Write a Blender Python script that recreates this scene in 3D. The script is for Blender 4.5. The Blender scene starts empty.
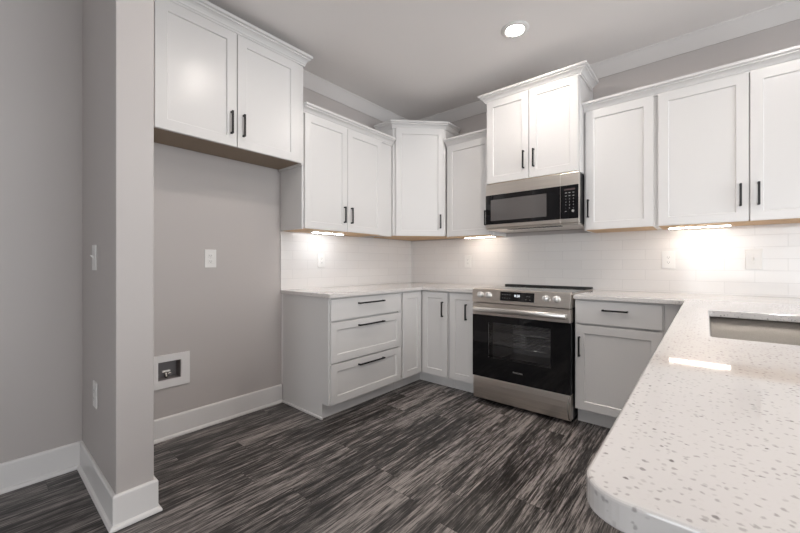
import bpy, bmesh, math, random
from mathutils import Vector

S = bpy.context.scene
COL = S.collection
random.seed(7)

# ---------------------------------------------------------------- camera, world, exposure
cam_d = bpy.data.cameras.new('camera')
cam_d.sensor_width = 36.0
cam_d.lens = 360.62 / 800 * 36.0
cam_d.shift_y = -2.43 / 800
cam_d.clip_start = 0.02
cam = bpy.data.objects.new('camera', cam_d)
COL.objects.link(cam)
cam.location = (2.6965, -3.3941, 1.145)
cam.rotation_euler = (math.radians(90), 0, math.radians(40.26))
S.camera = cam

world = bpy.data.worlds.new('daylight')
S.world = world
world.use_nodes = True
wb = world.node_tree.nodes['Background']
wb.inputs[0].default_value = (0.93, 0.96, 1.0, 1)
wb.inputs[1].default_value = 6.6

S.view_settings.view_transform = 'Standard'
S.view_settings.look = 'None'
S.view_settings.gamma = 1.0
S.view_settings.use_curve_mapping = False
S.view_settings.exposure = 0.40
S.cycles.use_denoising = True
S.cycles.max_bounces = 10
S.cycles.diffuse_bounces = 6
S.cycles.sample_clamp_indirect = 6.0

CAN_E = 215.0       # ceiling downlights
LED_E = 31.0        # under-cabinet bars

def portal(name, loc, rot, sx, sy):
    l = bpy.data.lights.new(name, 'AREA'); l.shape = 'RECTANGLE'; l.size = sx; l.size_y = sy
    l.cycles.is_portal = True
    o = bpy.data.objects.new(name, l); COL.objects.link(o); o.location = loc; o.rotation_euler = rot
    return o

ROOM_X, ROOM_Y, CEIL = 6.4, -7.4, 2.80
W1 = (2.2, 5.4, 0.6, 2.35)        # added unseen rear window, sized for its light: x0,x1,z0,z1
W2 = (-3.9, -0.5, 0.15, 2.45)      # invented right window, unseen, placed as a light source: y0,y1,z0,z1
portal('window_portal_rear', ((W1[0]+W1[1])/2, ROOM_Y-0.10, (W1[2]+W1[3])/2), (math.radians(90), 0, 0), W1[1]-W1[0], W1[3]-W1[2])
portal('window_portal_right', (ROOM_X+0.10, (W2[0]+W2[1])/2, (W2[2]+W2[3])/2), (math.radians(90), 0, math.radians(90)), W2[1]-W2[0], W2[3]-W2[2])

# ---------------------------------------------------------------- materials
def nt(name):
    m = bpy.data.materials.new(name); m.use_nodes = True
    t = m.node_tree
    return m, t, t.nodes['Principled BSDF']

def N(t, typ, **kw):
    n = t.nodes.new(typ)
    for k, v in kw.items():
        setattr(n, k, v)
    return n

def mat(name, col, rough=0.5, metal=0.0, bump=0.0, bscale=60.0, spec=None, var=0.0):
    m, t, b = nt(name)
    b.inputs['Base Color'].default_value = (*col, 1)
    b.inputs['Roughness'].default_value = rough
    b.inputs['Metallic'].default_value = metal
    if spec is not None:
        b.inputs['Specular IOR Level'].default_value = spec
    tc = N(t, 'ShaderNodeTexCoord')
    nz = N(t, 'ShaderNodeTexNoise'); nz.inputs['Scale'].default_value = bscale; nz.inputs['Detail'].default_value = 3
    t.links.new(tc.outputs['Object'], nz.inputs['Vector'])
    if bump:
        bp = N(t, 'ShaderNodeBump'); bp.inputs['Strength'].default_value = bump; bp.inputs['Distance'].default_value = 0.002
        t.links.new(nz.outputs['Fac'], bp.inputs['Height']); t.links.new(bp.outputs['Normal'], b.inputs['Normal'])
    if var:
        mr = N(t, 'ShaderNodeMapRange'); mr.inputs[3].default_value = rough*(1-var); mr.inputs[4].default_value = rough*(1+var)
        t.links.new(nz.outputs['Fac'], mr.inputs[0]); t.links.new(mr.outputs[0], b.inputs['Roughness'])
    return m

def emis(name, col, e):
    m, t, b = nt(name)
    b.inputs['Base Color'].default_value = (0.8, 0.8, 0.8, 1)
    b.inputs['Emission Color'].default_value = (*col, 1)
    b.inputs['Emission Strength'].default_value = e
    return m

def ramp(t, pts):
    r = N(t, 'ShaderNodeValToRGB')
    e = r.color_ramp.elements
    while len(e) < len(pts):
        e.new(0.5)
    for i, (p, c) in enumerate(pts):
        e[i].position = p; e[i].color = (*c, 1) if len(c) == 3 else c
    return r

M = {}
M['wall'] = mat('greige_wall_paint', (0.47, 0.432, 0.415), 0.55, bump=0.08, bscale=220)
M['ceiling'] = mat('ceiling_paint', (0.86, 0.825, 0.805), 0.7, bump=0.1, bscale=160)
M['trim'] = mat('white_trim_paint', (0.72, 0.695, 0.683), 0.35)
M['crown'] = mat('ceiling_crown_paint', (0.68, 0.648, 0.63), 0.5)
M['cab'] = mat('white_cabinet_paint', (0.66, 0.640, 0.628), 0.30, var=0.08, bscale=25)
M['cabin'] = mat('cabinet_interior', (0.5, 0.45, 0.4), 0.6)
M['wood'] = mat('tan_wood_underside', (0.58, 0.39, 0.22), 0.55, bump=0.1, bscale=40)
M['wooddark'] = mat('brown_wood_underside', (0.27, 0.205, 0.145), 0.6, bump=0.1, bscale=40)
M['black'] = mat('black_pull_metal', (0.012, 0.011, 0.011), 0.38, metal=0.4)
M['plate'] = mat('white_plastic_plate', (0.74, 0.72, 0.70), 0.32)
M['dark'] = mat('dark_slot', (0.02, 0.02, 0.02), 0.6)
M['darkmetal'] = mat('black_appliance_side', (0.018, 0.018, 0.019), 0.4, metal=0.2)
M['boxin'] = mat('grey_box_interior', (0.22, 0.20, 0.20), 0.5)
M['brass'] = mat('valve_chrome', (0.65, 0.62, 0.58), 0.25, metal=1.0)
M['glassblk'] = mat('black_glass', (0.006, 0.006, 0.007), 0.04, spec=0.5)
M['cooktop'] = mat('cooktop_glass', (0.012, 0.012, 0.013), 0.06, spec=0.6)
M['chrome'] = mat('polished_steel', (0.75, 0.73, 0.70), 0.16, metal=1.0)
M['barsteel'] = mat('satin_bar_steel', (0.72, 0.69, 0.66), 0.3, metal=1.0)
M['knob'] = mat('satin_knob', (0.80, 0.78, 0.76), 0.35, metal=0.7)
M['rack'] = mat('oven_rack_wire', (0.55, 0.53, 0.51), 0.3, metal=1.0)
M['enamel'] = mat('oven_enamel', (0.30, 0.29, 0.29), 0.35)
M['mesh'] = mat('microwave_window_screen', (0.10, 0.092, 0.09), 0.07, spec=0.75)
M['keys'] = mat('keypad_print', (0.30, 0.295, 0.29), 0.5)
M['redprint'] = mat('dim_display_print', (0.05, 0.030, 0.030), 0.5)
M['letters'] = mat('silver_lettering', (0.6, 0.58, 0.56), 0.35, metal=0.6)
M['rubber'] = mat('black_rubber', (0.02, 0.02, 0.02), 0.8)
M['can'] = emis('downlight_lens', (1.0, 0.93, 0.86), CAN_E)
M['led'] = emis('led_diffuser_warm', (1.0, 0.90, 0.79), LED_E)
M['ledcool'] = emis('led_diffuser_cool', (0.95, 0.98, 1.0), LED_E)
M['clock'] = emis('clock_digits', (0.8, 0.9, 1.0), 0.7)
M['frame'] = mat('window_frame_paint', (0.75, 0.74, 0.73), 0.4)

# added-window / oven panes: a clear sheet with a mirror-like surface
def pane_mat(name, tint, gloss_ior):
    m, t, b = nt(name)
    t.nodes.remove(b)
    out = t.nodes['Material Output']
    tr = N(t, 'ShaderNodeBsdfTransparent'); tr.inputs[0].default_value = (*tint, 1)
    gl = N(t, 'ShaderNodeBsdfGlossy'); gl.inputs['Roughness'].default_value = 0.03; gl.inputs[0].default_value = (0.9, 0.9, 0.9, 1)
    fr = N(t, 'ShaderNodeFresnel'); fr.inputs['IOR'].default_value = gloss_ior
    mx = N(t, 'ShaderNodeMixShader')
    t.links.new(fr.outputs[0], mx.inputs[0]); t.links.new(tr.outputs[0], mx.inputs[1]); t.links.new(gl.outputs[0], mx.inputs[2])
    t.links.new(mx.outputs[0], out.inputs['Surface'])
    return m
M['pane'] = pane_mat('window_pane', (0.95, 0.96, 0.96), 1.45)
M['ovenpane'] = pane_mat('oven_window_pane', (0.92, 0.91, 0.91), 1.5)

def steel_mat(name, axis, lo=0.24, k=1.0):
    m, t, b = nt(name)
    b.inputs['Metallic'].default_value = 1.0
    tc = N(t, 'ShaderNodeTexCoord'); mp = N(t, 'ShaderNodeMapping')
    sc = [260.0, 260.0, 260.0]; sc[axis] = 3.0
    mp.inputs['Scale'].default_value = sc
    nz = N(t, 'ShaderNodeTexNoise'); nz.inputs['Scale'].default_value = 1.0; nz.inputs['Detail'].default_value = 4
    t.links.new(tc.outputs['Object'], mp.inputs[0]); t.links.new(mp.outputs[0], nz.inputs['Vector'])
    r = ramp(t, [(0.2, (0.62*k, 0.57*k, 0.52*k)), (0.8, (0.76*k, 0.705*k, 0.65*k))])
    t.links.new(nz.outputs['Fac'], r.inputs[0]); t.links.new(r.outputs[0], b.inputs['Base Color'])
    mr = N(t, 'ShaderNodeMapRange'); mr.inputs[3].default_value = lo; mr.inputs[4].default_value = lo+0.14
    t.links.new(nz.outputs['Fac'], mr.inputs[0]); t.links.new(mr.outputs[0], b.inputs['Roughness'])
    return m
M['steel'] = steel_mat('brushed_stainless', 0)
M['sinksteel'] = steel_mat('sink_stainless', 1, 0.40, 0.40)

def floor_mat():
    m, t, b = nt('dark_vinyl_plank')
    L = t.links.new
    tc = N(t, 'ShaderNodeTexCoord')
    sep = N(t, 'ShaderNodeSeparateXYZ'); L(tc.outputs['Object'], sep.inputs[0])
    PW, PL = 0.18, 1.22
    def mth(op, a, bb=None, c=None):
        n = N(t, 'ShaderNodeMath', operation=op)
        for i, v in enumerate((a, bb, c)):
            if v is None: continue
            if isinstance(v, (int, float)): n.inputs[i].default_value = v
            else: L(v, n.inputs[i])
        return n.outputs[0]
    row = mth('DIVIDE', sep.outputs['X'], PW)
    rowi = mth('FLOOR', row)
    wn = N(t, 'ShaderNodeTexWhiteNoise', noise_dimensions='1D'); L(rowi, wn.inputs['W'])
    off = mth('MULTIPLY_ADD', wn.outputs['Value'], 1.0, mth('DIVIDE', sep.outputs['Y'], PL))
    coli = mth('FLOOR', off)
    comb = N(t, 'ShaderNodeCombineXYZ'); L(rowi, comb.inputs[0]); L(coli, comb.inputs[1])
    wn2 = N(t, 'ShaderNodeTexWhiteNoise', noise_dimensions='2D'); L(comb.outputs[0], wn2.inputs['Vector'])
    # grain coordinates, shifted for each plank
    sh = N(t, 'ShaderNodeVectorMath', operation='MULTIPLY_ADD')
    L(wn2.outputs['Color'], sh.inputs[0]); sh.inputs[1].default_value = (7, 13, 5); L(tc.outputs['Object'], sh.inputs[2])
    def noise(scale, detail, rough, dist=0.0):
        mp = N(t, 'ShaderNodeMapping'); mp.inputs['Scale'].default_value = scale
        L(sh.outputs[0], mp.inputs[0])
        nz = N(t, 'ShaderNodeTexNoise'); nz.inputs['Scale'].default_value = 1
        nz.inputs['Detail'].default_value = detail; nz.inputs['Roughness'].default_value = rough; nz.inputs['Distortion'].default_value = dist
        L(mp.outputs[0], nz.inputs['Vector'])
        return nz.outputs['Fac']
    broad = noise((12, 1.0, 1), 4, 0.6, 0.25)
    fine = noise((60, 3.2, 1), 6, 0.70, 0.12)
    hair = noise((190, 8.0, 1), 4, 0.7, 0.1)
    a = mth('MULTIPLY', broad, 0.42)
    bsum = mth('MULTIPLY_ADD', fine, 0.62, a)
    c = mth('MULTIPLY_ADD', hair, 0.56, bsum)
    d = mth('MULTIPLY_ADD', wn2.outputs['Value'], 0.08, c)
    r = ramp(t, [(0.715, (0.008, 0.0068, 0.0065)), (0.79, (0.030, 0.026, 0.0245)), (0.86, (0.12, 0.107, 0.102)), (0.955, (0.33, 0.297, 0.278))])
    L(d, r.inputs[0])
    # seams
    fx = mth('FRACT', row); fy = mth('FRACT', off)
    ex = mth('LESS_THAN', mth('MULTIPLY', mth('MINIMUM', fx, mth('SUBTRACT', 1.0, fx)), PW), 0.0007)
    ey = mth('LESS_THAN', mth('MULTIPLY', mth('MINIMUM', fy, mth('SUBTRACT', 1.0, fy)), PL), 0.0007)
    seam = mth('MAXIMUM', ex, ey)
    mx = N(t, 'ShaderNodeMix', data_type='RGBA'); L(seam, mx.inputs[0]); L(r.outputs[0], mx.inputs[6]); mx.inputs[7].default_value = (0.008, 0.007, 0.007, 1)
    L(mx.outputs[2], b.inputs['Base Color'])
    mr = N(t, 'ShaderNodeMapRange'); mr.inputs[3].default_value = 0.30; mr.inputs[4].default_value = 0.48
    L(fine, mr.inputs[0]); L(mr.outputs[0], b.inputs['Roughness'])
    bp = N(t, 'ShaderNodeBump'); bp.inputs['Strength'].default_value = 0.25; bp.inputs['Distance'].default_value = 0.001
    L(mth('SUBTRACT', fine, seam), bp.inputs['Height']); L(bp.outputs['Normal'], b.inputs['Normal'])
    return m
M['floor'] = floor_mat()

def quartz_mat():
    m, t, b = nt('speckled_white_quartz')
    L = t.links.new
    tc = N(t, 'ShaderNodeTexCoord')
    wob = N(t, 'ShaderNodeTexNoise'); wob.inputs['Scale'].default_value = 140; wob.inputs['Detail'].default_value = 2
    L(tc.outputs['Object'], wob.inputs['Vector'])
    add = N(t, 'ShaderNodeVectorMath', operation='MULTIPLY_ADD'); L(wob.outputs['Color'], add.inputs[0]); add.inputs[1].default_value = (0.006, 0.006, 0.006); L(tc.outputs['Object'], add.inputs[2])
    base = (0.655, 0.622, 0.604)
    last = None
    def layer(scale, r0, r1, keep, seedoff, col, strength, prev):
        mp = N(t, 'ShaderNodeMapping'); mp.inputs['Location'].default_value = seedoff; L(add.outputs[0], mp.inputs[0])
        v = N(t, 'ShaderNodeTexVoronoi'); v.inputs['Scale'].default_value = scale; L(mp.outputs[0], v.inputs['Vector'])
        r = N(t, 'ShaderNodeMapRange'); r.inputs[1].default_value = r0; r.inputs[2].default_value = r1; r.inputs[3].default_value = 1; r.inputs[4].default_value = 0
        L(v.outputs['Distance'], r.inputs[0])
        sx = N(t, 'ShaderNodeSeparateColor'); L(v.outputs['Color'], sx.inputs[0])
        k = N(t, 'ShaderNodeMath', operation='LESS_THAN'); L(sx.outputs[0], k.inputs[0]); k.inputs[1].default_value = keep
        ml = N(t, 'ShaderNodeMath', operation='MULTIPLY'); L(r.outputs[0], ml.inputs[0]); L(k.outputs[0], ml.inputs[1])
        m2 = N(t, 'ShaderNodeMath', operation='MULTIPLY'); L(ml.outputs[0], m2.inputs[0])
        vr = N(t, 'ShaderNodeMapRange'); vr.inputs[3].default_value = 0.35*strength; vr.inputs[4].default_value = strength
        L(sx.outputs[1], vr.inputs[0]); L(vr.outputs[0], m2.inputs[1])
        mx = N(t, 'ShaderNodeMix', data_type='RGBA'); L(m2.outputs[0], mx.inputs[0])
        if prev is None: mx.inputs[6].default_value = (*base, 1)
        else: L(prev, mx.inputs[6])
        mx.inputs[7].default_value = (*col, 1)
        return mx.outputs[2]
    last = layer(170, 0.20, 0.42, 0.5, (1, 2, 3), (0.60, 0.56, 0.54), 0.35, None)
    last = layer(125, 0.20, 0.38, 0.55, (5, 1, 2), (0.33, 0.30, 0.29), 0.8, last)
    last = layer(85, 0.15, 0.28, 0.28, (9, 4, 7), (0.12, 0.10, 0.095), 0.9, last)
    L(last, b.inputs['Base Color'])
    b.inputs['Roughness'].default_value = 0.045
    b.inputs['Specular IOR Level'].default_value = 0.5
    return m
M['quartz'] = quartz_mat()

def tile_mat(name, ax):
    """3 x 12 inch glossy wall tile in running bond; ax = world axis that runs along the wall"""
    m, t, b = nt(name)
    L = t.links.new
    g = N(t, 'ShaderNodeNewGeometry'); sep = N(t, 'ShaderNodeSeparateXYZ'); L(g.outputs['Position'], sep.inputs[0])
    cb = N(t, 'ShaderNodeCombineXYZ'); L(sep.outputs[ax], cb.inputs[0]); L(sep.outputs['Z'], cb.inputs[1])
    mp = N(t, 'ShaderNodeMapping'); mp.inputs['Location'].default_value = (0.11, -0.942, 0); L(cb.outputs[0], mp.inputs[0])
    br = N(t, 'ShaderNodeTexBrick'); br.offset = 0.5
    br.inputs['Scale'].default_value = 1.0; br.inputs['Brick Width'].default_value = 0.306; br.inputs['Row Height'].default_value = 0.0795
    br.inputs['Mortar Size'].default_value = 0.0012; br.inputs['Mortar Smooth'].default_value = 0.3
    br.inputs['Color1'].default_value = (0.69, 0.662, 0.645, 1); br.inputs['Color2'].default_value = (0.71, 0.682, 0.665, 1)
    br.inputs['Mortar'].default_value = (0.58, 0.555, 0.54, 1)
    L(mp.outputs[0], br.inputs['Vector']); L(br.outputs['Color'], b.inputs['Base Color'])
    b.inputs['Roughness'].default_value = 0.12
    nz = N(t, 'ShaderNodeTexNoise'); nz.inputs['Scale'].default_value = 9; nz.inputs['Detail'].default_value = 2; L(cb.outputs[0], nz.inputs['Vector'])
    sm = N(t, 'ShaderNodeMath', operation='MULTIPLY_ADD'); L(br.outputs['Fac'], sm.inputs[0]); sm.inputs[1].default_value = -0.6; L(nz.outputs['Fac'], sm.inputs[2])
    bp = N(t, 'ShaderNodeBump'); bp.inputs['Strength'].default_value = 0.35; bp.inputs['Distance'].default_value = 0.003
    L(sm.outputs[0], bp.inputs['Height']); L(bp.outputs['Normal'], b.inputs['Normal'])
    return m
M['tileX'] = tile_mat('white_tile_back', 'X')
M['tileY'] = tile_mat('white_tile_left', 'Y')

# ---------------------------------------------------------------- helpers
class Fr:
    """a wall frame: u runs along the wall, d away from it, z up"""
    def __init__(s, O, U, D):
        s.O, s.U, s.D = Vector((O[0], O[1], 0)), Vector((U[0], U[1], 0)), Vector((D[0], D[1], 0))
    def __call__(s, u, d, z):
        p = s.O + s.U*u + s.D*d
        return Vector((p.x, p.y, z))
LEFT = Fr((0, 0), (0, 1), (1, 0))
BACK = Fr((0, 0), (1, 0), (0, -1))
HALL = Fr((0, -2.997), (1, 0), (0, -1))
PEN = Fr((3.25, 0), (0, 1), (-1, 0))
WORLD = Fr((0, 0), (1, 0), (0, 1))
CA, CB = Vector((0.314, -0.694, 0)), Vector((0.690, -0.312, 0))
cu = (CB-CA).normalized()
DIAG = Fr((CA.x, CA.y), (cu.x, cu.y), (cu.y, -cu.x))
DLEN = (CB-CA).length

class MB:
    def __init__(s): s.bm = bmesh.new()
    def box(s, f, u0, u1, d0, d1, z0, z1):
        c = [s.bm.verts.new(f(u, d, z)) for z in (z0, z1) for d in (d0, d1) for u in (u0, u1)]
        for q in ((0, 1, 3, 2), (4, 6, 7, 5), (0, 4, 5, 1), (2, 3, 7, 6), (0, 2, 6, 4), (1, 5, 7, 3)):
            s.bm.faces.new([c[i] for i in q])
        return s
    def shaker(s, f, u0, u1, z0, z1, d0, d1, st=0.057, rec=0.009):
        def ring(i, d):
            return [s.bm.verts.new(f(u, d, z)) for u, z in ((u0+i, z0+i), (u1-i, z0+i), (u1-i, z1-i), (u0+i, z1-i))]
        a, b, c, e = ring(0, d0), ring(0, d1), ring(st, d1), ring(st+0.003, d1-rec)
        s.bm.faces.new(a); s.bm.faces.new(e)
        for p, q in ((a, b), (b, c), (c, e)):
            for i in range(4):
                s.bm.faces.new((p[i], p[(i+1) % 4], q[(i+1) % 4], q[i]))
        return s
    def prism(s, pts, z0, z1):
        """plan polygon [(x,y)] extruded between two heights"""
        a = [s.bm.verts.new((x, y, z0)) for x, y in pts]; b = [s.bm.verts.new((x, y, z1)) for x, y in pts]
        s.bm.faces.new(a); s.bm.faces.new(b)
        n = len(pts)
        for i in range(n): s.bm.faces.new((a[i], a[(i+1) % n], b[(i+1) % n], b[i]))
        return s
    def poly(s, f, pts, u0, u1):
        """profile polygon [(d,z)] extruded along u"""
        a = [s.bm.verts.new(f(u0, d, z)) for d, z in pts]; b = [s.bm.verts.new(f(u1, d, z)) for d, z in pts]
        s.bm.faces.new(a); s.bm.faces.new(b)
        n = len(pts)
        for i in range(n): s.bm.faces.new((a[i], a[(i+1) % n], b[(i+1) % n], b[i]))
        return s
    def tube(s, p0, p1, r, n=12, r2=None):
        p0, p1 = Vector(p0), Vector(p1); ax = (p1-p0).normalized()
        x = ax.orthogonal().normalized(); y = ax.cross(x)
        r2 = r if r2 is None else r2
        a = []; b = []
        for i in range(n):
            t = 2*math.pi*i/n; v = x*math.cos(t)+y*math.sin(t)
            a.append(s.bm.verts.new(p0+v*r)); b.append(s.bm.verts.new(p1+v*r2))
        s.bm.faces.new(a); s.bm.faces.new(b)
        for i in range(n):
            fc = s.bm.faces.new((a[i], a[(i+1) % n], b[(i+1) % n], b[i])); fc.smooth = True
        return s
    def lathe(s, c, ax, prof, n=32):
        """closed profile [(r,h)] turned about axis ax through c"""
        c, ax = Vector(c), Vector(ax).normalized(); x = ax.orthogonal().normalized(); y = ax.cross(x)
        rings = []
        for r, h in prof:
            if r < 1e-6:
                rings.append([s.bm.verts.new(c+ax*h)])
            else:
                rings.append([s.bm.verts.new(c+ax*h+(x*math.cos(2*math.pi*i/n)+y*math.sin(2*math.pi*i/n))*r) for i in range(n)])
        for p, q in zip(rings, rings[1:]):
            for i in range(n):
                if len(p) == 1 and len(q) == 1: continue
                if len(p) == 1: fc = s.bm.faces.new((p[0], q[i], q[(i+1) % n]))
                elif len(q) == 1: fc = s.bm.faces.new((p[i], p[(i+1) % n], q[0]))
                else: fc = s.bm.faces.new((p[i], p[(i+1) % n], q[(i+1) % n], q[i]))
                fc.smooth = True
        return s
    def sweep(s, path, side, prof, segs=None):
        """profile [(out,z)] swept along plan path with mitred corners; side=+1 outward is to the right of travel"""
        P = [Vector((x, y)) for x, y in path]; n = len(P)
        nrm = []
        for i in range(n-1):
            t = (P[i+1]-P[i]).normalized(); nrm.append(Vector((t.y, -t.x))*side)
        def off(i):
            if i == 0: return nrm[0]
            if i == n-1: return nrm[-1]
            m = (nrm[i-1]+nrm[i]).normalized(); return m/max(0.2, m.dot(nrm[i]))
        segs = range(n-1) if segs is None else segs
        segs = list(segs)
        idx = list(range(segs[0], segs[-1]+2))
        rings = [[s.bm.verts.new((P[i].x+off(i).x*o, P[i].y+off(i).y*o, z)) for o, z in prof] for i in idx]
        k = len(prof)
        for a, b in zip(rings, rings[1:]):
            for j in range(k): s.bm.faces.new((a[j], a[(j+1) % k], b[(j+1) % k], b[j]))
        s.bm.faces.new(rings[0]); s.bm.faces.new(rings[-1])
        return s
    def build(s, name, m, parent=None, bevel=0.0, label=None, seg=2):
        bmesh.ops.recalc_face_normals(s.bm, faces=s.bm.faces[:])
        off = parent.get('_w') if parent is not None else None
        if parent is not None:
            o3 = world_loc(parent)
            for v in s.bm.verts: v.co -= o3
        me = bpy.data.meshes.new(name); s.bm.to_mesh(me); s.bm.free()
        o = bpy.data.objects.new(name, me); COL.objects.link(o)
        me.materials.append(M[m] if isinstance(m, str) else m)
        if parent is not None: o.parent = parent
        if bevel:
            b = o.modifiers.new('bevel', 'BEVEL'); b.width = bevel; b.segments = seg; b.limit_method = 'ANGLE'; b.angle_limit = math.radians(35)
            b.harden_normals = False
        if label: o['label'] = label
        return o

def world_loc(o):
    v = Vector((0, 0, 0))
    while o is not None:
        v += o.location; o = o.parent
    return v

def thing(name, label, cat, loc, group=None):
    o = bpy.data.objects.new(name, None); COL.objects.link(o)
    o.empty_display_size = 0.1
    o.location = loc; o['label'] = label; o['category'] = cat
    if group: o['group'] = group
    return o

def struct(o):
    o['kind'] = 'structure'; return o

def text_mesh(txt, size, depth, name, m, parent, f, u, d, z, align='CENTER'):
    """raised lettering on a face of frame f, reading along +u"""
    cv = bpy.data.curves.new('tmp', 'FONT'); cv.body = txt; cv.size = size; cv.extrude = depth; cv.align_x = align; cv.align_y = 'CENTER'
    cv.resolution_u = 2
    to = bpy.data.objects.new('tmp', cv); COL.objects.link(to)
    bpy.context.view_layer.update()
    me = bpy.data.meshes.new_from_object(to.evaluated_get(bpy.context.evaluated_depsgraph_get()))
    bpy.data.objects.remove(to); bpy.data.curves.remove(cv)
    o3 = world_loc(parent)
    for v in me.vertices:
        v.co = f(u+v.co.x, d+v.co.z+depth, z+v.co.y) - o3
    me.flip_normals()
    me.name = name
    o = bpy.data.objects.new(name, me); COL.objects.link(o); o.parent = parent
    me.materials.clear(); me.materials.append(M[m])
    return o

def pull(parent, f, u, z, d, length, vertical=True):
    """square black bar pull on two posts; d = face it is screwed to"""
    b = MB(); h = length/2; w = 0.0055; so = 0.030
    if vertical:
        b.box(f, u-w, u+w, d+so-0.011, d+so, z-h, z+h)
        for s in (-1, 1):
            zc = z+s*(h-0.0055); b.box(f, u-w, u+w, d+0.0003, d+so-0.0112, zc-w, zc+w)
    else:
        b.box(f, u-h, u+h, d+so-0.011, d+so, z-w, z+w)
        for s in (-1, 1):
            uc = u+s*(h-0.0055); b.box(f, uc-w, uc+w, d+0.0003, d+so-0.0112, z-w, z+w)
    return b.build('handle', 'black', parent, 0.0012, 'matte black bar pull')

def door(parent, f, u0, u1, z0, z1, d, hu=None, hz=None, hl=0.138, name='door', st=0.057, slab=False, hv=True):
    b = MB()
    if slab: b.box(f, u0, u1, d-0.019, d, z0, z1)
    else: b.shaker(f, u0, u1, z0, z1, d-0.019, d, st)
    o = b.build(name, 'cab', parent, 0.0018)
    if hu is not None: pull(o, f, hu, hz, d, hl, hv)
    return o

def arc(cx, cy, r, a0, a1, n=6):
    return [(cx+r*math.cos(math.radians(a0+(a1-a0)*i/n)), cy+r*math.sin(math.radians(a0+(a1-a0)*i/n))) for i in range(n+1)]

# ---------------------------------------------------------------- room shell
struct(MB().box(WORLD, -0.12, ROOM_X+0.12, ROOM_Y-0.12, 0.12, -0.06, 0.0).build('floor', 'floor'))
struct(MB().box(WORLD, -0.12, ROOM_X+0.12, ROOM_Y-0.12, 0.12, CEIL, CEIL+0.08).build('ceiling', 'ceiling'))
struct(MB().box(WORLD, 0.0, ROOM_X+0.12, 0.0, 0.12, 0, CEIL).build('wall_back', 'wall'))
struct(MB().box(WORLD, 0.0005, 0.745, -2.997, -2.855, 0, CEIL).build('wall_partition', 'wall', None, 0.004))
def holed_wall(name, f, a0, a1, o0, o1, z0, z1):
    b = MB()
    b.box(f, a0, o0, 0, 0.12, 0, CEIL); b.box(f, o1, a1, 0, 0.12, 0, CEIL)
    b.box(f, o0, o1, 0, 0.12, 0, z0); b.box(f, o0, o1, 0, 0.12, z1, CEIL)
    return struct(b.build(name, 'wall'))
BOX = (-2.630, -2.497, 0.388, 0.508)     # opening for the recessed water box
holed_wall('wall_left', Fr((0, 0), (0, 1), (-1, 0)), ROOM_Y-0.12, 0.12, *BOX)
REAR = Fr((0, ROOM_Y), (1, 0), (0, -1)); RIGHT = Fr((ROOM_X, 0), (0, 1), (1, 0))
holed_wall('wall_rear', REAR, 0, ROOM_X, *W1)
holed_wall('wall_right', RIGHT, ROOM_Y, 0, *W2)
for i, (f, w) in enumerate(((REAR, W1), (RIGHT, W2))):
    b = MB(); u0, u1, z0, z1 = w; e = 0.002
    u0 += e; u1 -= e; z0 += e; z1 -= e
    b.box(f, u0, u0+0.06, 0.03, 0.09, z0, z1); b.box(f, u1-0.06, u1, 0.03, 0.09, z0, z1)
    b.box(f, u0+0.06, u1-0.06, 0.03, 0.09, z0, z0+0.06); b.box(f, u0+0.06, u1-0.06, 0.03, 0.09, z1-0.06, z1)
    um = (u0+u1)/2; b.box(f, um-0.04, um+0.04, 0.03, 0.09, z0+0.06, z1-0.06)
    wo = struct(b.build('window_%d' % (i+1), 'frame'))  # added windows, invented to let daylight into the room
    MB().box(f, u0+0.06, um-0.04, 0.055, 0.061, z0+0.06, z1-0.06).build('pane', 'pane', wo)
    MB().box(f, um+0.04, u1-0.06, 0.055, 0.061, z0+0.06, z1-0.06).build('pane', 'pane', wo)

# baseboards with shoe moulding
BBP = [(0.0005, 0.0), (0.027, 0.0), (0.027, 0.008), (0.023, 0.016), (0.014, 0.021), (0.014, 0.138), (0.010, 0.146), (0.0005, 0.147)]
bpath = [(0, ROOM_Y), (0, -2.997), (0.745, -2.997), (0.745, -2.855), (0, -2.855), (0, -1.7395)]
struct(MB().sweep(bpath, 1, BBP, [0]).build('baseboard_hall', 'trim', None, 0.0012))
struct(MB().sweep(bpath, 1, BBP, [1, 2, 3]).build('baseboard_partition', 'trim', None, 0.0012))
struct(MB().sweep(bpath, 1, BBP, [4]).build('baseboard_left', 'trim', None, 0.0012))
struct(MB().sweep([(3.70, 0), (ROOM_X, 0)], 1, BBP).build('baseboard_back', 'trim', None, 0.0012))
struct(MB().sweep([(ROOM_X, 0), (ROOM_X, ROOM_Y)], 1, BBP).build('baseboard_right', 'trim', None, 0.0012))
struct(MB().sweep([(ROOM_X, ROOM_Y), (0, ROOM_Y)], 1, BBP).build('baseboard_rear', 'trim', None, 0.0012))

# ceiling crown moulding
z = CEIL
RCP = [(0.0005, z-0.096), (0.008, z-0.096), (0.012, z-0.090), (0.080, z-0.012), (0.088, z-0.008), (0.090, z-0.0005), (0.0005, z-0.0005)]
cpath = [(0, -2.855), (0, 0), (ROOM_X, 0)]
struct(MB().sweep(cpath, 1, RCP, [0]).build('trim_1', 'crown'))
struct(MB().sweep(cpath, 1, RCP, [1]).build('trim_2', 'crown'))

# tiled backsplash
CT = 0.9286; CTH = 0.030; BT = CT-CTH-0.0008
struct(MB().box(LEFT, -1.750, -0.0085, 0.0005, 0.008, CT+0.0006, 1.4190).build('trim_3', 'tileY'))
struct(MB().box(BACK, 0.0005, 3.62, 0.0005, 0.008, CT+0.0006, 1.4130).build('trim_4', 'tileX'))

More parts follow.
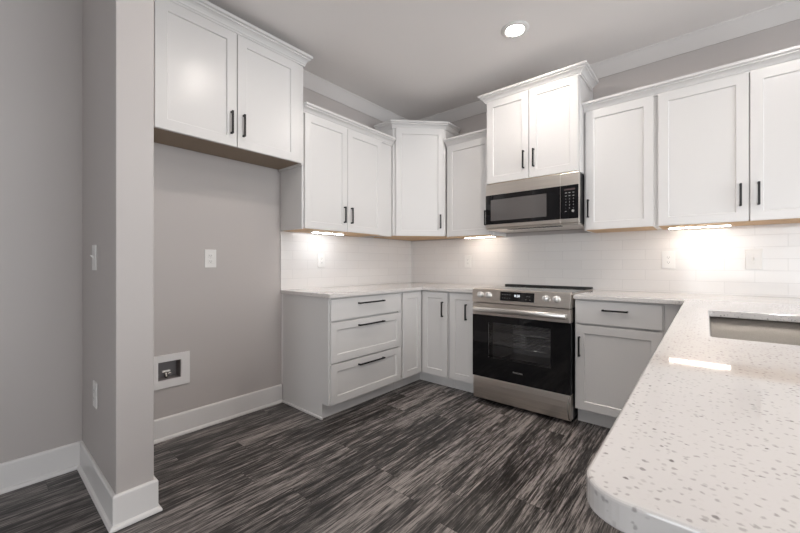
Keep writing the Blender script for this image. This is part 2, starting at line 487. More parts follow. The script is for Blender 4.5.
# ---------------------------------------------------------------- base cabinets
def base_body(t, f, u0, u1, d1=0.609, toe=True, open_top=False, toe_ext=(0, 0)):
    b = MB(); tk = 0.114; g = 0.018
    b.box(f, u0, u0+g, 0.010, d1, tk, BT); b.box(f, u1-g, u1, 0.010, d1, tk, BT)
    b.box(f, u0+g, u1-g, 0.010, d1, tk, tk+g); b.box(f, u0+g, u1-g, 0.010, 0.022, tk+g, BT)
    if not open_top: b.box(f, u0+g, u1-g, 0.022, d1, BT-0.02, BT)
    # face frame
    b.box(f, u0+g, u0+0.030, d1-0.019, d1, tk+g, BT-0.02); b.box(f, u1-0.030, u1-g, d1-0.019, d1, tk+g, BT-0.02)
    b.box(f, u0+0.030, u1-0.030, d1-0.030, d1-0.010, tk+g, BT-0.02)
    b.build('body', 'cab', t, 0.001)
    MB().box(f, u0+toe_ext[0], u1+toe_ext[1], 0.515, 0.533, 0.0006, tk-0.0005).build('toe_kick', 'cab', t, 0.001)

# drawer base beside the alcove
t = thing('drawer_cabinet', 'white three-drawer base cabinet with long black pulls beside the empty fridge alcove', 'cabinet', LEFT(-1.34, 0.30, 0))
base_body(t, LEFT, -1.716, -0.931, toe_ext=(0, 0.0))
b = MB()
pts = [(0.0006, 0.0006), (0.535, 0.0006), (0.535, 0.114), (0.611, 0.114), (0.611, BT), (0.0006, BT)]
b.poly(LEFT, pts, -1.735, -1.7165).build('end_panel', 'cab', t, 0.0015)
b = MB(); b.poly(LEFT, [(0.028, 0.0008), (0.552, 0.0008), (0.552, 0.010), (0.552, 0.018), (0.028, 0.018)], -1.750, -1.7352).build('shoe_molding', 'trim', t, 0.004)
MB().box(LEFT, -1.742, -1.7352, 0.0008, 0.018, 0.150, BT).build('scribe_strip', 'trim', t, 0.002)
for (z0, z1, hz, sl) in ((0.730, 0.888, 0.842, True), (0.420, 0.716, 0.670, False), (0.116, 0.410, 0.364, False)):
    door(t, LEFT, -1.724, -0.942, z0, z1, 0.630, -1.318, hz, 0.285, 'drawer', slab=sl, hv=False)

# corner base cabinet with two doors meeting in the inside corner
t = thing('corner_base_cabinet', 'white corner base cabinet whose two narrow doors meet at the inside corner', 'cabinet', (0.35, -0.35, 0))
b = MB()
b.prism([(0.010, -0.010), (0.924, -0.010), (0.924, -0.609), (0.609, -0.609), (0.609, -0.928), (0.010, -0.928)], 0.114, BT)
b.build('body', 'cab', t, 0.001)
b = MB(); b.prism([(0.515, -0.9300), (0.533, -0.9300), (0.533, -0.533), (0.9255, -0.533), (0.9255, -0.515), (0.515, -0.515)], 0.0006, 0.1135); b.build('toe_kick', 'cab', t)
door(t, LEFT, -0.908, -0.638, 0.116, 0.888, 0.630)
door(t, BACK, 0.636, 0.914, 0.116, 0.888, 0.630, 0.868, 0.733, 0.138)

t = thing('narrow_base_cabinet', 'narrow white base cabinet with one door, left of the range', 'cabinet', (1.066, -0.3, 0))
base_body(t, BACK, 0.927, 1.2035)
door(t, BACK, 0.941, 1.197, 0.116, 0.888, 0.630, 1.113, 0.727, 0.138)

t = thing('drawer_base_cabinet', 'white base cabinet with one drawer over one door, right of the range', 'cabinet', (2.24, -0.3, 0))
base_body(t, BACK, 1.983, 2.500)
door(t, BACK, 1.990, 2.492, 0.730, 0.888, 0.630, 2.236, 0.831, 0.152, 'drawer', slab=True, hv=False)
door(t, BACK, 1.990, 2.492, 0.122, 0.716, 0.630, 2.018, 0.565, 0.140)
MB().box(BACK, 2.501, 2.618, 0.575, 0.611, 0.114, BT).build('filler_strip', 'cab', t, 0.001)
MB().box(BACK, 2.501, 2.716, 0.515, 0.533, 0.0006, 0.1135).build('toe_kick', 'cab', t)

# peninsula base run (faces the range aisle, under the peninsula top)
t = thing('blind_base_cabinet', 'white base cabinet under the peninsula top nearest the back wall', 'cabinet', PEN(-0.84, 0.3, 0))
base_body(t, PEN, -1.044, -0.615)
door(t, PEN, -1.036, -0.690, 0.122, 0.888, 0.630, -0.990, 0.760)
t = thing('sink_base_cabinet', 'white two-door base cabinet holding the sink under the peninsula top', 'cabinet', PEN(-1.56, 0.3, 0))
base_body(t, PEN, -2.060, -1.045, open_top=True)
door(t, PEN, -2.052, -1.556, 0.122, 0.888, 0.630, -1.602, 0.760)
door(t, PEN, -1.550, -1.053, 0.122, 0.888, 0.630, -1.504, 0.760)
t = thing('end_base_cabinet', 'white base cabinet under the rounded free end of the peninsula top', 'cabinet', PEN(-2.41, 0.3, 0))
base_body(t, PEN, -2.760, -2.061)
door(t, PEN, -2.752, -2.414, 0.122, 0.716, 0.630, -2.454, 0.600); door(t, PEN, -2.408, -2.069, 0.122, 0.716, 0.630, -2.366, 0.600)
door(t, PEN, -2.752, -2.414, 0.730, 0.888, 0.630, -2.583, 0.831, 0.152, 'drawer', slab=True, hv=False)
door(t, PEN, -2.408, -2.069, 0.730, 0.888, 0.630, -2.238, 0.831, 0.152, 'drawer', slab=True, hv=False)
MB().box(WORLD, 3.2415, 3.2600, -2.760, -0.02, 0.0006, BT).build('back_panel', 'cab', t, 0.001)

# ---------------------------------------------------------------- countertops
def slab(outer, hole, z0, z1, name, label):
    bm = bmesh.new()
    def loop(pts):
        vs = [bm.verts.new((x, y, z0)) for x, y in pts]
        return [bm.edges.new((vs[i], vs[(i+1) % len(vs)])) for i in range(len(vs))]
    es = loop(outer)
    if hole: es += loop(hole)
    r = bmesh.ops.triangle_fill(bm, use_beauty=True, use_dissolve=True, edges=es)
    fs = [g for g in r['geom'] if isinstance(g, bmesh.types.BMFace)]
    if not fs: fs = bm.faces[:]
    ex = bmesh.ops.extrude_face_region(bm, geom=fs)
    for v in [g for g in ex['geom'] if isinstance(g, bmesh.types.BMVert)]: v.co.z = z1
    m = MB(); m.bm.free(); m.bm = bm
    o = m.build(name, 'quartz', None, 0.004, None, 3)
    o['label'] = label; o['category'] = 'countertop'
    return o
slab([(0.0006, -0.0006), (1.2035, -0.0006), (1.2035, -0.650), (0.650, -0.650), (0.650, -1.742), (0.643, -1.749), (0.0006, -1.749)], None, CT-CTH, CT,
     'countertop', 'L-shaped white quartz countertop over the three-drawer base cabinet, left of the range')
outer = [(1.9815, -0.0006), (3.620, -0.0006)] + [(3.620, -2.95)] + arc(3.58, -2.972, 0.040, 0, -90)[1:] + arc(2.643, -2.969, 0.043, -90, -180, 10)[0:] + [(2.600, -0.650), (1.9815, -0.650)]
outer = [p for i, p in enumerate(outer) if i == 0 or (Vector(p)-Vector(outer[i-1])).length > 1e-4]
SX0, SX1, SY0, SY1 = 2.709, 3.130, -1.976, -1.158
hr = 0.018
hole = arc(SX0+hr, SY0+hr, hr, 180, 270, 4) + arc(SX1-hr, SY0+hr, hr, 270, 360, 4) + arc(SX1-hr, SY1-hr, hr, 0, 90, 4) + arc(SX0+hr, SY1-hr, hr, 90, 180, 4)
slab(outer, hole, CT-CTH, CT, 'countertop', 'speckled white quartz peninsula countertop with sink cutout in the right foreground')

# undermount sink
t = thing('sink', 'stainless undermount sink set into the speckled peninsula countertop', 'sink', ((SX0+SX1)/2, (SY0+SY1)/2, 0.69))
b = MB(); e = 0.006; zt = CT-CTH-0.0008; zb = 0.700
x0, x1, y0, y1 = SX0-e, SX1+e, SY0-e, SY1+e
def rr(i, r): return arc(x0+i+r, y0+i+r, r, 180, 270, 5)+arc(x1-i-r, y0+i+r, r, 270, 360, 5)+arc(x1-i-r, y1-i-r, r, 0, 90, 5)+arc(x0+i+r, y1-i-r, r, 90, 180, 5)
loops = [(rr(-0.022, 0.03), zt-0.0015), (rr(-0.022, 0.03), zt), (rr(0, 0.022), zt), (rr(0.002, 0.022), zb+0.02), (rr(0.010, 0.022), zb+0.004), (rr(0.03, 0.02), zb), ]
prev = None; first = None
for pts, zz in loops:
    vs = [b.bm.verts.new((x, y, zz)) for x, y in pts]
    if prev:
        for i in range(len(vs)): b.bm.faces.new((prev[i], prev[(i+1) % len(vs)], vs[(i+1) % len(vs)], vs[i])).smooth = True
    prev = vs
b.bm.faces.new(prev)
so = b.build('basin', 'sinksteel', t)
so.modifiers.new('solid', 'SOLIDIFY').thickness = -0.0012
b = MB(); b.lathe(((SX0+SX1)/2, (SY0+SY1)/2, zb+0.0008), (0, 0, 1), [(0, 0.001), (0.025, 0.001), (0.034, 0.003), (0.045, 0.0035), (0.046, 0), (0, 0)], 28)
b.build('drain', 'chrome', t)

# ---------------------------------------------------------------- wall cabinets
def crown_prof(z0, h=0.085, out=0.060, d=0.0):
    k = h/0.085; o = out/0.060
    return [(0.0, z0), (0.011*o, z0), (0.011*o, z0+0.014*k), (0.016*o, z0+0.016*k), (0.019*o, z0+0.026*k), (0.027*o, z0+0.038*k), (0.038*o, z0+0.047*k), (0.046*o, z0+0.050*k), (0.046*o, z0+0.060*k), (0.060*o, z0+0.064*k), (0.060*o, z0+h), (0.0, z0+h)]

def wall_body(t, f, u0, u1, z0, z1, d1, bottom=0.0004, wood='wood'):
    b = MB()
    g = 0.016
    b.box(f, u0, u0+g, 0.0095, d1, z0, z1); b.box(f, u1-g, u1, 0.0095, d1, z0, z1)
    b.box(f, u0+g, u1-g, 0.0095, d1, z1-0.02, z1)
    b.box(f, u0+g, u1-g, d1-0.019, d1, z0+0.0135, z1-0.02)
    b.build('body', 'cab', t, 0.001)
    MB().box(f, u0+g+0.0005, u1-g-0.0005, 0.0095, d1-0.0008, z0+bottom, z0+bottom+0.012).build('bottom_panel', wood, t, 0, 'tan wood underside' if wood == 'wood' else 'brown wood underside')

# over the fridge alcove
t = thing('upper_cabinet', 'white two-door wall cabinet with brown underside over the empty fridge alcove', 'cabinet', LEFT(-2.30, 0.17, 1.905))
FD = 0.333
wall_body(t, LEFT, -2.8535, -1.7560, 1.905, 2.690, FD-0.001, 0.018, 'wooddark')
door(t, LEFT, -2.742, -2.281, 1.913, 2.656, FD+0.019, -2.318, 2.061, 0.146, st=0.062)
door(t, LEFT, -2.275, -1.814, 1.913, 2.656, FD+0.019, -2.238, 2.061, 0.146, st=0.062)
MB().sweep([(FD-0.0005, -2.8535), (FD-0.0005, -1.7555), (0.10, -1.7555)], 1, crown_prof(2.664, 0.083, 0.052)).build('crown_molding', 'cab', t, 0.001)

# left run beside it
UB = 1.420
t = thing('upper_cabinet', 'white two-door wall cabinet with side filler above the left counter', 'cabinet', LEFT(-1.23, 0.17, UB))
UD = 0.312
wall_body(t, LEFT, -1.7545, -0.860, UB, 2.360, UD-0.001)
MB().box(LEFT, -0.8595, -0.7080, 0.250, UD-0.001, UB, 2.360).build('filler_strip', 'cab', t, 0.001)
door(t, LEFT, -1.738, -1.304, UB+0.004, 2.318, UD+0.019, -1.343, 1.567)
door(t, LEFT, -1.299, -0.872, UB+0.004, 2.318, UD+0.019, -1.262, 1.567)
MB().sweep([(UD-0.0005, -1.7545), (UD-0.0005, -0.7080)], 1, crown_prof(2.318, 0.068, 0.062)).build('crown_molding', 'cab', t, 0.001)

# diagonal corner
t = thing('corner_upper_cabinet', 'taller white diagonal wall cabinet in the corner with one door', 'cabinet', (0.35, -0.35, UB-0.006))
ZC = 2.560
poly = [(0.0095, -0.0095), (0.0095, -0.694), (CA.x, CA.y), (CB.x, CB.y), (0.690, -0.0095)]
MB().prism(poly, UB+0.010, ZC-0.02).build('body', 'cab', t, 0.001)
ins = [(0.03, -0.03), (0.03, -0.678), (0.305, -0.678), (0.674, -0.305), (0.674, -0.03)]
MB().prism(ins, UB+0.002, UB+0.0095).build('bottom_panel', 'wood', t, 0, 'tan wood underside')
door(t, DIAG, 0.030, DLEN-0.022, UB+0.006, 2.500, 0.0195, DLEN-0.058, 1.572)
MB().sweep([(0.10, -0.6945), (CA.x, -0.6945), (0.6905, CB.y), (0.6905, -0.10)], 1, crown_prof(2.498, 0.070, 0.050)).build('crown_molding', 'cab', t, 0.001)

# back wall, left of the microwave
t = thing('upper_cabinet', 'narrow white one-door wall cabinet between the corner cabinet and the microwave', 'cabinet', BACK(0.95, 0.17, UB-0.006))
wall_body(t, BACK, 0.7060, 1.2030, 1.414, 2.360, UD-0.001)
door(t, BACK, 0.722, 1.190, 1.419, 2.318, UD+0.019, 1.145, 1.572)
MB().sweep([(0.7060, -(UD-0.0005)), (1.2030, -(UD-0.0005))], 1, crown_prof(2.318, 0.068, 0.062)).build('crown_molding', 'cab', t, 0.001)

# over the microwave
t = thing('upper_cabinet', 'raised deeper white two-door cabinet directly above the microwave', 'cabinet', BACK(1.59, 0.2, 1.847))
MD = 0.433
wall_body(t, BACK, 1.2050, 1.9720, 1.847, 2.620, MD-0.001)
door(t, BACK, 1.214, 1.587, 1.853, 2.578, MD+0.019, 1.548, 2.010, 0.146, st=0.060)
door(t, BACK, 1.592, 1.964, 1.853, 2.578, MD+0.019, 1.631, 2.010, 0.146, st=0.060)
MB().sweep([(1.2048, -0.10), (1.2048, -(MD-0.0005)), (1.9722, -(MD-0.0005)), (1.9722, -0.10)], 1, crown_prof(2.572, 0.070, 0.060)).build('crown_molding', 'cab', t, 0.001)

# right of the microwave
UR = 1.406
t = thing('upper_cabinet', 'white one-door wall cabinet immediately right of the microwave', 'cabinet', BACK(2.2, 0.17, UR))
wall_body(t, BACK, 1.9745, 2.4330, UR, 2.360, UD-0.001)
door(t, BACK, 1.988, 2.419, UR+0.004, 2.318, UD+0.019, 2.008, 1.572)
MB().sweep([(1.9745, -(UD-0.0005)), (2.4330, -(UD-0.0005))], 1, crown_prof(2.318, 0.068, 0.062)).build('crown_molding', 'cab', t, 0.001)
t = thing('upper_cabinet', 'wide white two-door wall cabinet at the far right of the back wall', 'cabinet', BACK(2.9, 0.17, UR))
wall_body(t, BACK, 2.4340, 3.3700, UR, 2.360, UD-0.001)
door(t, BACK, 2.447, 2.899, UR+0.004, 2.318, UD+0.019, 2.862, 1.572)
door(t, BACK, 2.905, 3.357, UR+0.004, 2.318, UD+0.019, 2.942, 1.572)
MB().sweep([(2.4340, -(UD-0.0005)), (3.3700, -(UD-0.0005)), (3.3700, -0.01)], 1, crown_prof(2.318, 0.068, 0.062)).build('crown_molding', 'cab', t, 0.001)

# ---------------------------------------------------------------- under-cabinet LED bars
def led(f, u0, u1, d, zt, label, m='led'):
    t = thing('undercabinet_light', label, 'light', f((u0+u1)/2, d, zt-0.022), 'under-cabinet light bars')
    b = MB(); b.box(f, u0, u1, d-0.018, d+0.018, zt-0.006, zt-0.0004); b.box(f, u0, u0+0.008, d-0.018, d+0.018, zt-0.010, zt-0.006); b.box(f, u1-0.008, u1, d-0.018, d+0.018, zt-0.010, zt-0.006)
    b.build('housing', 'plate', t, 0.0008)
    MB().box(f, u0+0.0085, u1-0.0085, d-0.012, d+0.012, zt-0.0095, zt-0.0062).build('diffuser', m, t)
led(LEFT, -1.565, -1.215, 0.170, UB, 'lit white bar light under the left wall cabinet above the drawer counter', 'ledcool')
led(BACK, 0.830, 1.170, 0.170, 1.414, 'lit white bar light under the narrow wall cabinet left of the microwave')
led(BACK, 2.490, 2.830, 0.170, UR, 'lit white bar light under the wide wall cabinet at right')

# ---------------------------------------------------------------- microwave
t = thing('microwave', 'stainless over-the-range microwave with black glass front mounted above the range', 'microwave', BACK(1.59, 0.2, 1.435))
x0, x1, zb, zt = 1.2080, 1.9710, 1.437, 1.8455
MB().box(BACK, x0+0.003, x1-0.003, 0.0095, 0.415, zb+0.022, zt-0.002).build('body', 'darkmetal', t, 0.002)
b = MB(); b.box(BACK, x0+0.004, x1-0.004, 0.05, 0.450, zb+0.008, zb+0.0215); b.build('underside_panel', 'steel', t, 0.002)
b = MB()
for i in range(14):
    uu = x0+0.19+i*0.032; b.box(BACK, uu, uu+0.024, 0.395, 0.440, zb+0.0045, zb+0.0078)
b.build('vent_grille', 'dark', t)
xs = 1.8385
d0, d1 = 0.416, 0.458
dr = MB().box(BACK, x0, xs, d0, d1, zb+0.0225, zt-0.0005).build('door', 'steel', t, 0.003)
g = MB().box(BACK, x0+0.002, xs-0.0005, d1+0.0002, d1+0.004, 1.492, 1.7480).build('glass_panel', 'glassblk', dr, 0.0012)
MB().box(BACK, 1.258, 1.735, d1+0.0042, d1+0.0052, 1.522, 1.705).build('window', 'mesh', dr)
cp = MB().box(BACK, xs+0.001, x1, d0, d1, zb+0.0225, zt-0.0005).build('control_panel', 'steel', t, 0.003)
g = MB().box(BACK, xs+0.0015, x1-0.0015, d1+0.0002, d1+0.004, 1.492, 1.7480).build('glass_panel', 'glassblk', cp, 0.0012)
MB().box(BACK, 1.868, 1.945, d1+0.0042, d1+0.0047, 1.708, 1.722).build('display', 'redprint', cp)
rows = ['1 2 3', '4 5 6', '7 8 9']
keys = [['123', 'A'], ['456', ''], ['789', ''], ['*0#', '']]
us = (1.880, 1.906, 1.934)
for r in range(7):
    zz = 1.690-r*0.0235
    for c in range(3):
        if 2 <= r <= 4:
            txt = str((r-2)*3+c+1)
        elif r == 5:
            txt = ('-', '0', '+')[c]
        else:
            txt = None
        if txt: text_mesh(txt, 0.016, 0.0002, 'key', 'keys', cp, BACK, us[c], d1+0.0042, zz)
        elif r == 6:
            if c == 2: MB().lathe(BACK(us[c]-0.004, d1+0.0042, zz), (0, -1, 0), [(0, 0), (0.0095, 0), (0.0095, 0.0004), (0, 0.0004)], 16).build('key', 'keys', cp)
            elif c == 0: MB().box(BACK, us[c]-0.006, us[c]+0.006, d1+0.0042, d1+0.0046, zz-0.002, zz+0.002).build('key', 'keys', cp)
        else:
            MB().box(BACK, us[c]-0.0065, us[c]+0.0065, d1+0.0042, d1+0.0046, zz-0.0028, zz+0.0028).build('key', 'keys', cp)

# ---------------------------------------------------------------- range
t = thing('range', 'stainless slide-in electric range with black oven door between the base cabinets', 'stove', BACK(1.595, 0.33, 0))
x0, x1 = 1.2060, 1.9740
b = MB()        # open shell so the oven cavity is hollow
b.box(BACK, x0+0.003, x0+0.020, 0.030, 0.612, 0.03, 0.915); b.box(BACK, x1-0.020, x1-0.003, 0.030, 0.612, 0.03, 0.915)
b.box(BACK, x0+0.020, x1-0.020, 0.030, 0.048, 0.03, 0.915); b.box(BACK, x0+0.020, x1-0.020, 0.048, 0.612, 0.03, 0.20); b.box(BACK, x0+0.020, x1-0.020, 0.048, 0.612, 0.825, 0.915)
b.build('body', 'darkmetal', t, 0.002)
b = MB(); ox0, ox1, oz0, oz1 = 1.30, 1.89, 0.30, 0.76
b.box(BACK, x0+0.0205, ox0, 0.0485, 0.611, 0.2005, 0.8245); b.box(BACK, ox1, x1-0.0205, 0.0485, 0.611, 0.2005, 0.8245)
b.box(BACK, ox0, ox1, 0.0485, 0.08, 0.2005, 0.8245); b.box(BACK, ox0, ox1, 0.08, 0.611, 0.2005, oz0); b.box(BACK, ox0, ox1, 0.08, 0.611, oz1, 0.8245)
b.build('oven_cavity', 'enamel', t)
for zz in (0.585, 0.470):
    b = MB()
    for dd in (0.12, 0.36, 0.59): b.tube(BACK(ox0+0.003, dd, zz), BACK(ox1-0.003, dd, zz), 0.0038, 8)
    for i in range(12):
        uu = ox0+0.03+i*(ox1-ox0-0.06)/11; b.tube(BACK(uu, 0.12, zz+0.0045), BACK(uu, 0.59, zz+0.0045), 0.0018, 6)
    b.build('oven_rack', 'rack', t)
# cooktop
ck = MB().box(BACK, x0+0.001, x1-0.001, 0.030, 0.6525, 0.9155, 0.934).build('cooktop', 'steel', t, 0.002)
MB().box(BACK, x0+0.012, x1-0.012, 0.070, 0.618, 0.9342, 0.9375).build('cooktop_glass', 'cooktop', ck, 0.001)
MB().box(BACK, x0+0.004, x1-0.004, 0.0095, 0.062, 0.9345, 0.951).build('rear_trim', 'dark', ck, 0.003)
for (uu, dd, r) in ((1.40, 0.22, 0.075), (1.40, 0.46, 0.105), (1.79, 0.22, 0.075), (1.79, 0.46, 0.10)):
    MB().lathe(BACK(uu, dd, 0.9376), (0, 0, 1), [(r, 0), (r, 0.0002), (r-0.002, 0.0002), (r-0.002, 0)], 40).build('burner_ring', 'keys', ck)
# control panel (slanted face)
cp = MB().poly(BACK, [(0.560, 0.832), (0.700, 0.832), (0.684, 0.9405), (0.660, 0.944), (0.6530, 0.9420), (0.6530, 0.9150), (0.615, 0.9145), (0.560, 0.9145)], x0, x1).build('control_panel', 'steel', t, 0.002)
tilt = Vector((0, -(0.9405-0.832), -(0.664-0.648))).normalized()
def cface(zz): return 0.700-(zz-0.832)*(0.016/0.1085)
nrm = Vector((0, -0.1085, 0.016)).normalized()
for uu in (1.283, 1.353, 1.808, 1.882):
    c = BACK(uu, cface(0.893)+0.0003, 0.893)
    k = MB().lathe(c, nrm, [(0, 0), (0.0255, 0), (0.0255, 0.005), (0.0225, 0.007), (0.0215, 0.028), (0.019, 0.031), (0, 0.031)], 28).build('knob', 'knob', cp)
    up = Vector((0, 0.016, 0.1085)).normalized()
    p0 = c+nrm*0.0313
    MB().tube(p0+up*0.004, p0+up*0.015, 0.0014, 6).build('pointer', 'dark', k)
def slant_box(bld, u0, u1, z0, z1, off, th):
    c = []
    for zz in (z0, z1):
        for o in (off, off+th):
            for u in (u0, u1): c.append(bld.bm.verts.new(BACK(u, cface(zz), zz)+nrm*o))
    for q in ((0, 1, 3, 2), (4, 6, 7, 5), (0, 4, 5, 1), (2, 3, 7, 6), (0, 2, 6, 4), (1, 5, 7, 3)): bld.bm.faces.new([c[i] for i in q])
b = MB(); slant_box(b, 1.452, 1.722, 0.856, 0.926, 0.0003, 0.0015); dsp = b.build('display', 'glassblk', cp, 0.0005)
text_mesh('8:28', 0.026, 0.0002, 'clock_digits', 'clock', dsp, BACK, 1.590, cface(0.898)+0.0032, 0.898)
for i, (uu, zz) in enumerate([(1.472+0.020*i, 0.905) for i in range(4)]+[(1.472+0.020*i, 0.878) for i in range(4)]+[(1.668, 0.898), (1.684, 0.898), (1.660, 0.874), (1.690, 0.874)]):
    b = MB(); slant_box(b, uu-0.005, uu+0.005, zz-0.0012, zz+0.0012, 0.0020, 0.0003); b.build('key', 'keys', dsp)
# oven door: steel head strip, black glass with a window, bar handle
d0, d1 = 0.613, 0.692
dr = MB().box(BACK, x0+0.001, x1-0.001, d0, d1, 0.728, 0.826).build('oven_door', 'steel', t, 0.003)
wx0, wx1, wz0, wz1 = 1.350, 1.840, 0.388, 0.675
b = MB(); gz0, gz1 = 0.220, 0.7275
b.box(BACK, x0+0.001, wx0, d0, d1, gz0, gz1); b.box(BACK, wx1, x1-0.001, d0, d1, gz0, gz1)
b.box(BACK, wx0, wx1, d0, d1, gz0, wz0); b.box(BACK, wx0, wx1, d0, d1, wz1, gz1)
gl = b.build('door_glass', 'glassblk', dr)
MB().box(BACK, wx0+0.0005, wx1-0.0005, d1-0.006, d1-0.0005, wz0+0.0005, wz1-0.0005).build('window', 'ovenpane', dr)
b = MB()
hz, hd = 0.777, d1+0.038
for u0_, u1_ in ((x0+0.026, x1-0.020),):
    n = 20; rings = []
    for uu in (u0_, u0_+0.004, u1_-0.004, u1_):
        k = 0.8 if uu in (u0_, u1_) else 1.0
        rings.append([b.bm.verts.new(BACK(uu, hd+0.011*k*math.cos(2*math.pi*i/n), hz+0.021*k*math.sin(2*math.pi*i/n))) for i in range(n)])
    for a, c in zip(rings, rings[1:]):
        for i in range(n): b.bm.faces.new((a[i], a[(i+1) % n], c[(i+1) % n], c[i])).smooth = True
    b.bm.faces.new(rings[0]); b.bm.faces.new(rings[-1])
for uu in (x0+0.035, x1-0.035): b.box(BACK, uu-0.011, uu+0.011, d1+0.0003, hd-0.004, hz-0.012, hz+0.012)
b.build('handle', 'barsteel', dr)
text_mesh('FRIGIDAIRE', 0.0155, 0.0003, 'lettering', 'letters', dr, BACK, 1.594, d1+0.0003, 0.303)
# storage drawer, bowed front with a turned right edge
b = MB(); zs = [0.034, 0.045, 0.08, 0.125, 0.17, 0.205, 0.2165]; bow = [0.000, 0.004, 0.008, 0.010, 0.008, 0.004, 0.000]
prof = [(d0, zs[0])]+[(d1-0.018+w, zz) for zz, w in zip(zs, bow)]+[(d0, zs[-1])]
sd = b.poly(BACK, prof, x0+0.002, x1-0.002).build('drawer', 'steel', t, 0.001)
b = MB(); rings = []
for i in range(15):
    a0 = i/14; c = BACK(x1-0.010-0.009*math.sin(math.pi*a0), d1-0.009+0.006*math.sin(math.pi*a0), 0.045+0.165*a0)
    rings.append([b.bm.verts.new(c+Vector((0.0035*math.cos(2*math.pi*q/8), 0.0035*math.sin(2*math.pi*q/8), 0))) for q in range(8)])
for p, q in zip(rings, rings[1:]):
    for k in range(8): b.bm.faces.new((p[k], p[(k+1) % 8], q[(k+1) % 8], q[k])).smooth = True
b.bm.faces.new(rings[0]); b.bm.faces.new(rings[-1])
b.build('edge_trim', 'chrome', sd)
b = MB(); b.box(BACK, x0+0.01, x1-0.01, 0.06, 0.585, 0.0006, 0.0295); b.build('base', 'rubber', t)

# ---------------------------------------------------------------- wall plates
def plate(f, u, zc, d, w, h, t):
    return MB().box(f, u-w/2, u+w/2, d+0.0006, d+0.0065, zc-h/2, zc+h/2).build('plate', 'plate', t, 0.002)
def screws(f, u, zs, d, p):
    for zz in zs: MB().lathe(f(u, d+0.0066, zz), f.D, [(0, 0), (0.003, 0), (0.0025, 0.0008), (0, 0.001)], 10).build('screw', 'plate', p)
def outlet(f, u, zc, d, label, group='wall outlets', rocker=False, w=0.078, h=0.128):
    t = thing('outlet', label, 'outlet', f(u, d, zc), group)
    p = plate(f, u, zc, d, w, h, t)
    if rocker:
        r = MB().box(f, u-0.0165, u+0.0165, d+0.0067, d+0.0085, zc-0.033, zc+0.033).build('receptacle', 'plate', t, 0.001)
        cs = (-0.019, 0.019)
        screws(f, u, (zc-0.048, zc+0.048), d, p)
    else:
        cs = (-0.020, 0.020)
        screws(f, u, (zc,), d, p)
    for s in cs:
        if not rocker:
            r = MB()
            r.box(f, u-0.017, u+0.017, d+0.0067, d+0.0085, zc+s-0.0145, zc+s+0.0145); r = r.build('receptacle', 'plate', t, 0.004)
        b = MB(); b.box(f, u-0.0075, u-0.0055, d+0.0086, d+0.0089, zc+s-0.002, zc+s+0.007); b.box(f, u+0.0055, u+0.0075, d+0.0086, d+0.0089, zc+s-0.002, zc+s+0.006)
        b.lathe(f(u, d+0.0086, zc+s-0.007), f.D, [(0, 0), (0.0023, 0), (0.0023, 0.0003), (0, 0.0003)], 10)
        b.build('slots', 'dark', r)
def switch(f, u, zc, d, label, w=0.078, h=0.128):
    t = thing('light_switch', label, 'light switch', f(u, d, zc), 'toggle light switches')
    p = plate(f, u, zc, d, w, h, t); screws(f, u, (zc-0.030, zc+0.030), d, p)
    MB().box(f, u-0.005, u+0.005, d+0.0067, d+0.0080, zc-0.012, zc+0.012).build('slot_frame', 'plate', t, 0.0006)
    MB().poly(f, [(d+0.0081, zc-0.006), (d+0.0081, zc+0.008), (d+0.0190, zc+0.013), (d+0.0200, zc+0.008)], u-0.0035, u+0.0035).build('toggle', 'plate', t, 0.001)
TD = 0.008
outlet(LEFT, -2.305, 1.184, 0, 'white duplex outlet on the grey wall of the empty fridge alcove')
outlet(LEFT, -1.338, 1.178, TD, 'white outlet on the tiled left wall above the drawer counter', rocker=True)
outlet(BACK, 0.775, 1.172, TD, 'white outlet on the back tile left of the range', rocker=True)
outlet(BACK, 2.484, 1.176, TD, 'white outlet on the back tile under the bar light at right', rocker=True, w=0.080, h=0.135)
switch(BACK, 2.945, 1.178, TD, 'white toggle switch plate on the back tile at far right', w=0.082, h=0.135)
switch(HALL, 0.335, 1.178, 0, 'white toggle switch plate high on the side of the narrow grey wall end')
outlet(HALL, 0.352, 0.488, 0, 'white outlet low on the side of the narrow grey wall end')

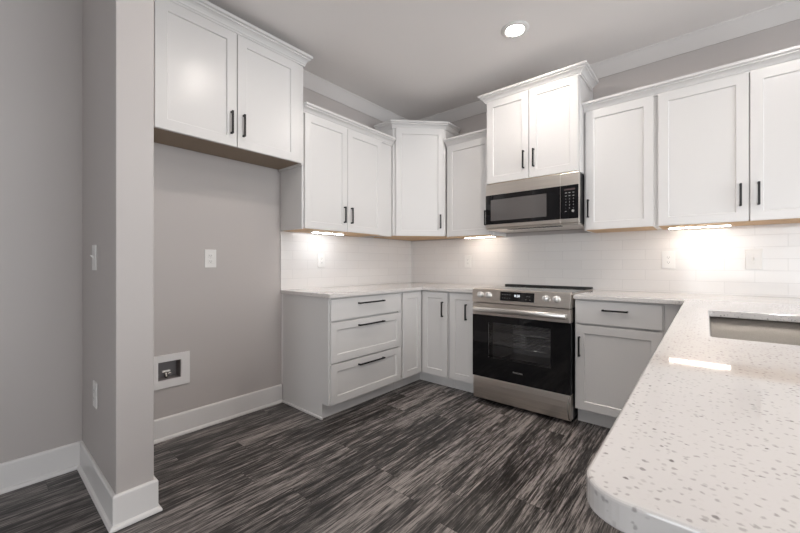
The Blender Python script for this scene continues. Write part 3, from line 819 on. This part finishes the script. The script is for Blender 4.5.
# recessed water supply box
t = thing('water_supply_box', 'white recessed water supply box with valve low in the fridge alcove', 'water box', LEFT(-2.55, 0, 0.445))
wu0, wu1, wz0, wz1 = -2.660, -2.444, 0.338, 0.552
iu0, iu1, iz0, iz1 = -2.630, -2.497, 0.388, 0.508
b = MB()
b.box(LEFT, wu0, iu0, 0.0006, 0.014, wz0, wz1); b.box(LEFT, iu1, wu1, 0.0006, 0.014, wz0, wz1)
b.box(LEFT, iu0, iu1, 0.0006, 0.014, wz0, iz0); b.box(LEFT, iu0, iu1, 0.0006, 0.014, iz1, wz1)
b.build('frame', 'trim', t)
b = MB(); q = 0.0006; th = 0.002; dp = -0.075
b.box(LEFT, iu0+q, iu0+q+th, dp, 0.0004, iz0+q, iz1-q); b.box(LEFT, iu1-q-th, iu1-q, dp, 0.0004, iz0+q, iz1-q)
b.box(LEFT, iu0+q+th, iu1-q-th, dp, 0.0004, iz0+q, iz0+q+th); b.box(LEFT, iu0+q+th, iu1-q-th, dp, 0.0004, iz1-q-th, iz1-q)
b.box(LEFT, iu0+q+th, iu1-q-th, dp, dp+th, iz0+q+th, iz1-q-th)
b.build('box_interior', 'boxin', t)
vd = -0.030; vb = iz0+0.0028
v = MB(); v.tube(LEFT(-2.572, vd, vb), LEFT(-2.572, vd, vb+0.040), 0.0075, 12); v.lathe(LEFT(-2.572, vd, vb+0.008), (0, 0, 1), [(0, 0), (0.011, 0), (0.011, 0.012), (0, 0.012)], 6)
v.tube(LEFT(-2.572, vd, vb+0.032), LEFT(-2.545, vd+0.012, vb+0.032), 0.0065, 10)
vo = v.build('valve', 'brass', t, 0, 'small chrome shutoff valve')
MB().box(LEFT, -2.595, -2.549, vd-0.006, vd+0.008, vb+0.0405, vb+0.052).build('valve_handle', 'plate', vo, 0.003)

# ---------------------------------------------------------------- recessed ceiling lights
def can(x, y, label):
    t = thing('ceiling_light', label, 'ceiling light', (x, y, CEIL-0.012), 'recessed ceiling lights')
    MB().lathe((x, y, CEIL-0.0006), (0, 0, -1), [(0.058, 0), (0.096, 0), (0.096, 0.003), (0.080, 0.010), (0.064, 0.011), (0.058, 0.006), (0.058, 0)], 40).build('trim_ring', 'plate', t)
    MB().lathe((x, y, CEIL-0.0008), (0, 0, -1), [(0, 0), (0.0575, 0), (0.0575, 0.004), (0, 0.005)], 40).build('lens', 'can', t)
can(1.672, -0.930, 'lit round recessed ceiling light in front of the raised microwave cabinet')
can(1.430, -2.130, 'lit round recessed ceiling light out of view before the fridge alcove')
can(3.150, -1.400, 'lit round recessed ceiling light out of view over the sink')  # invented lamp, put in to supply more room light
can(3.000, -3.000, 'lit round recessed ceiling light out of view over the peninsula end')  # extra unseen lamp, added to fill in the remaining light
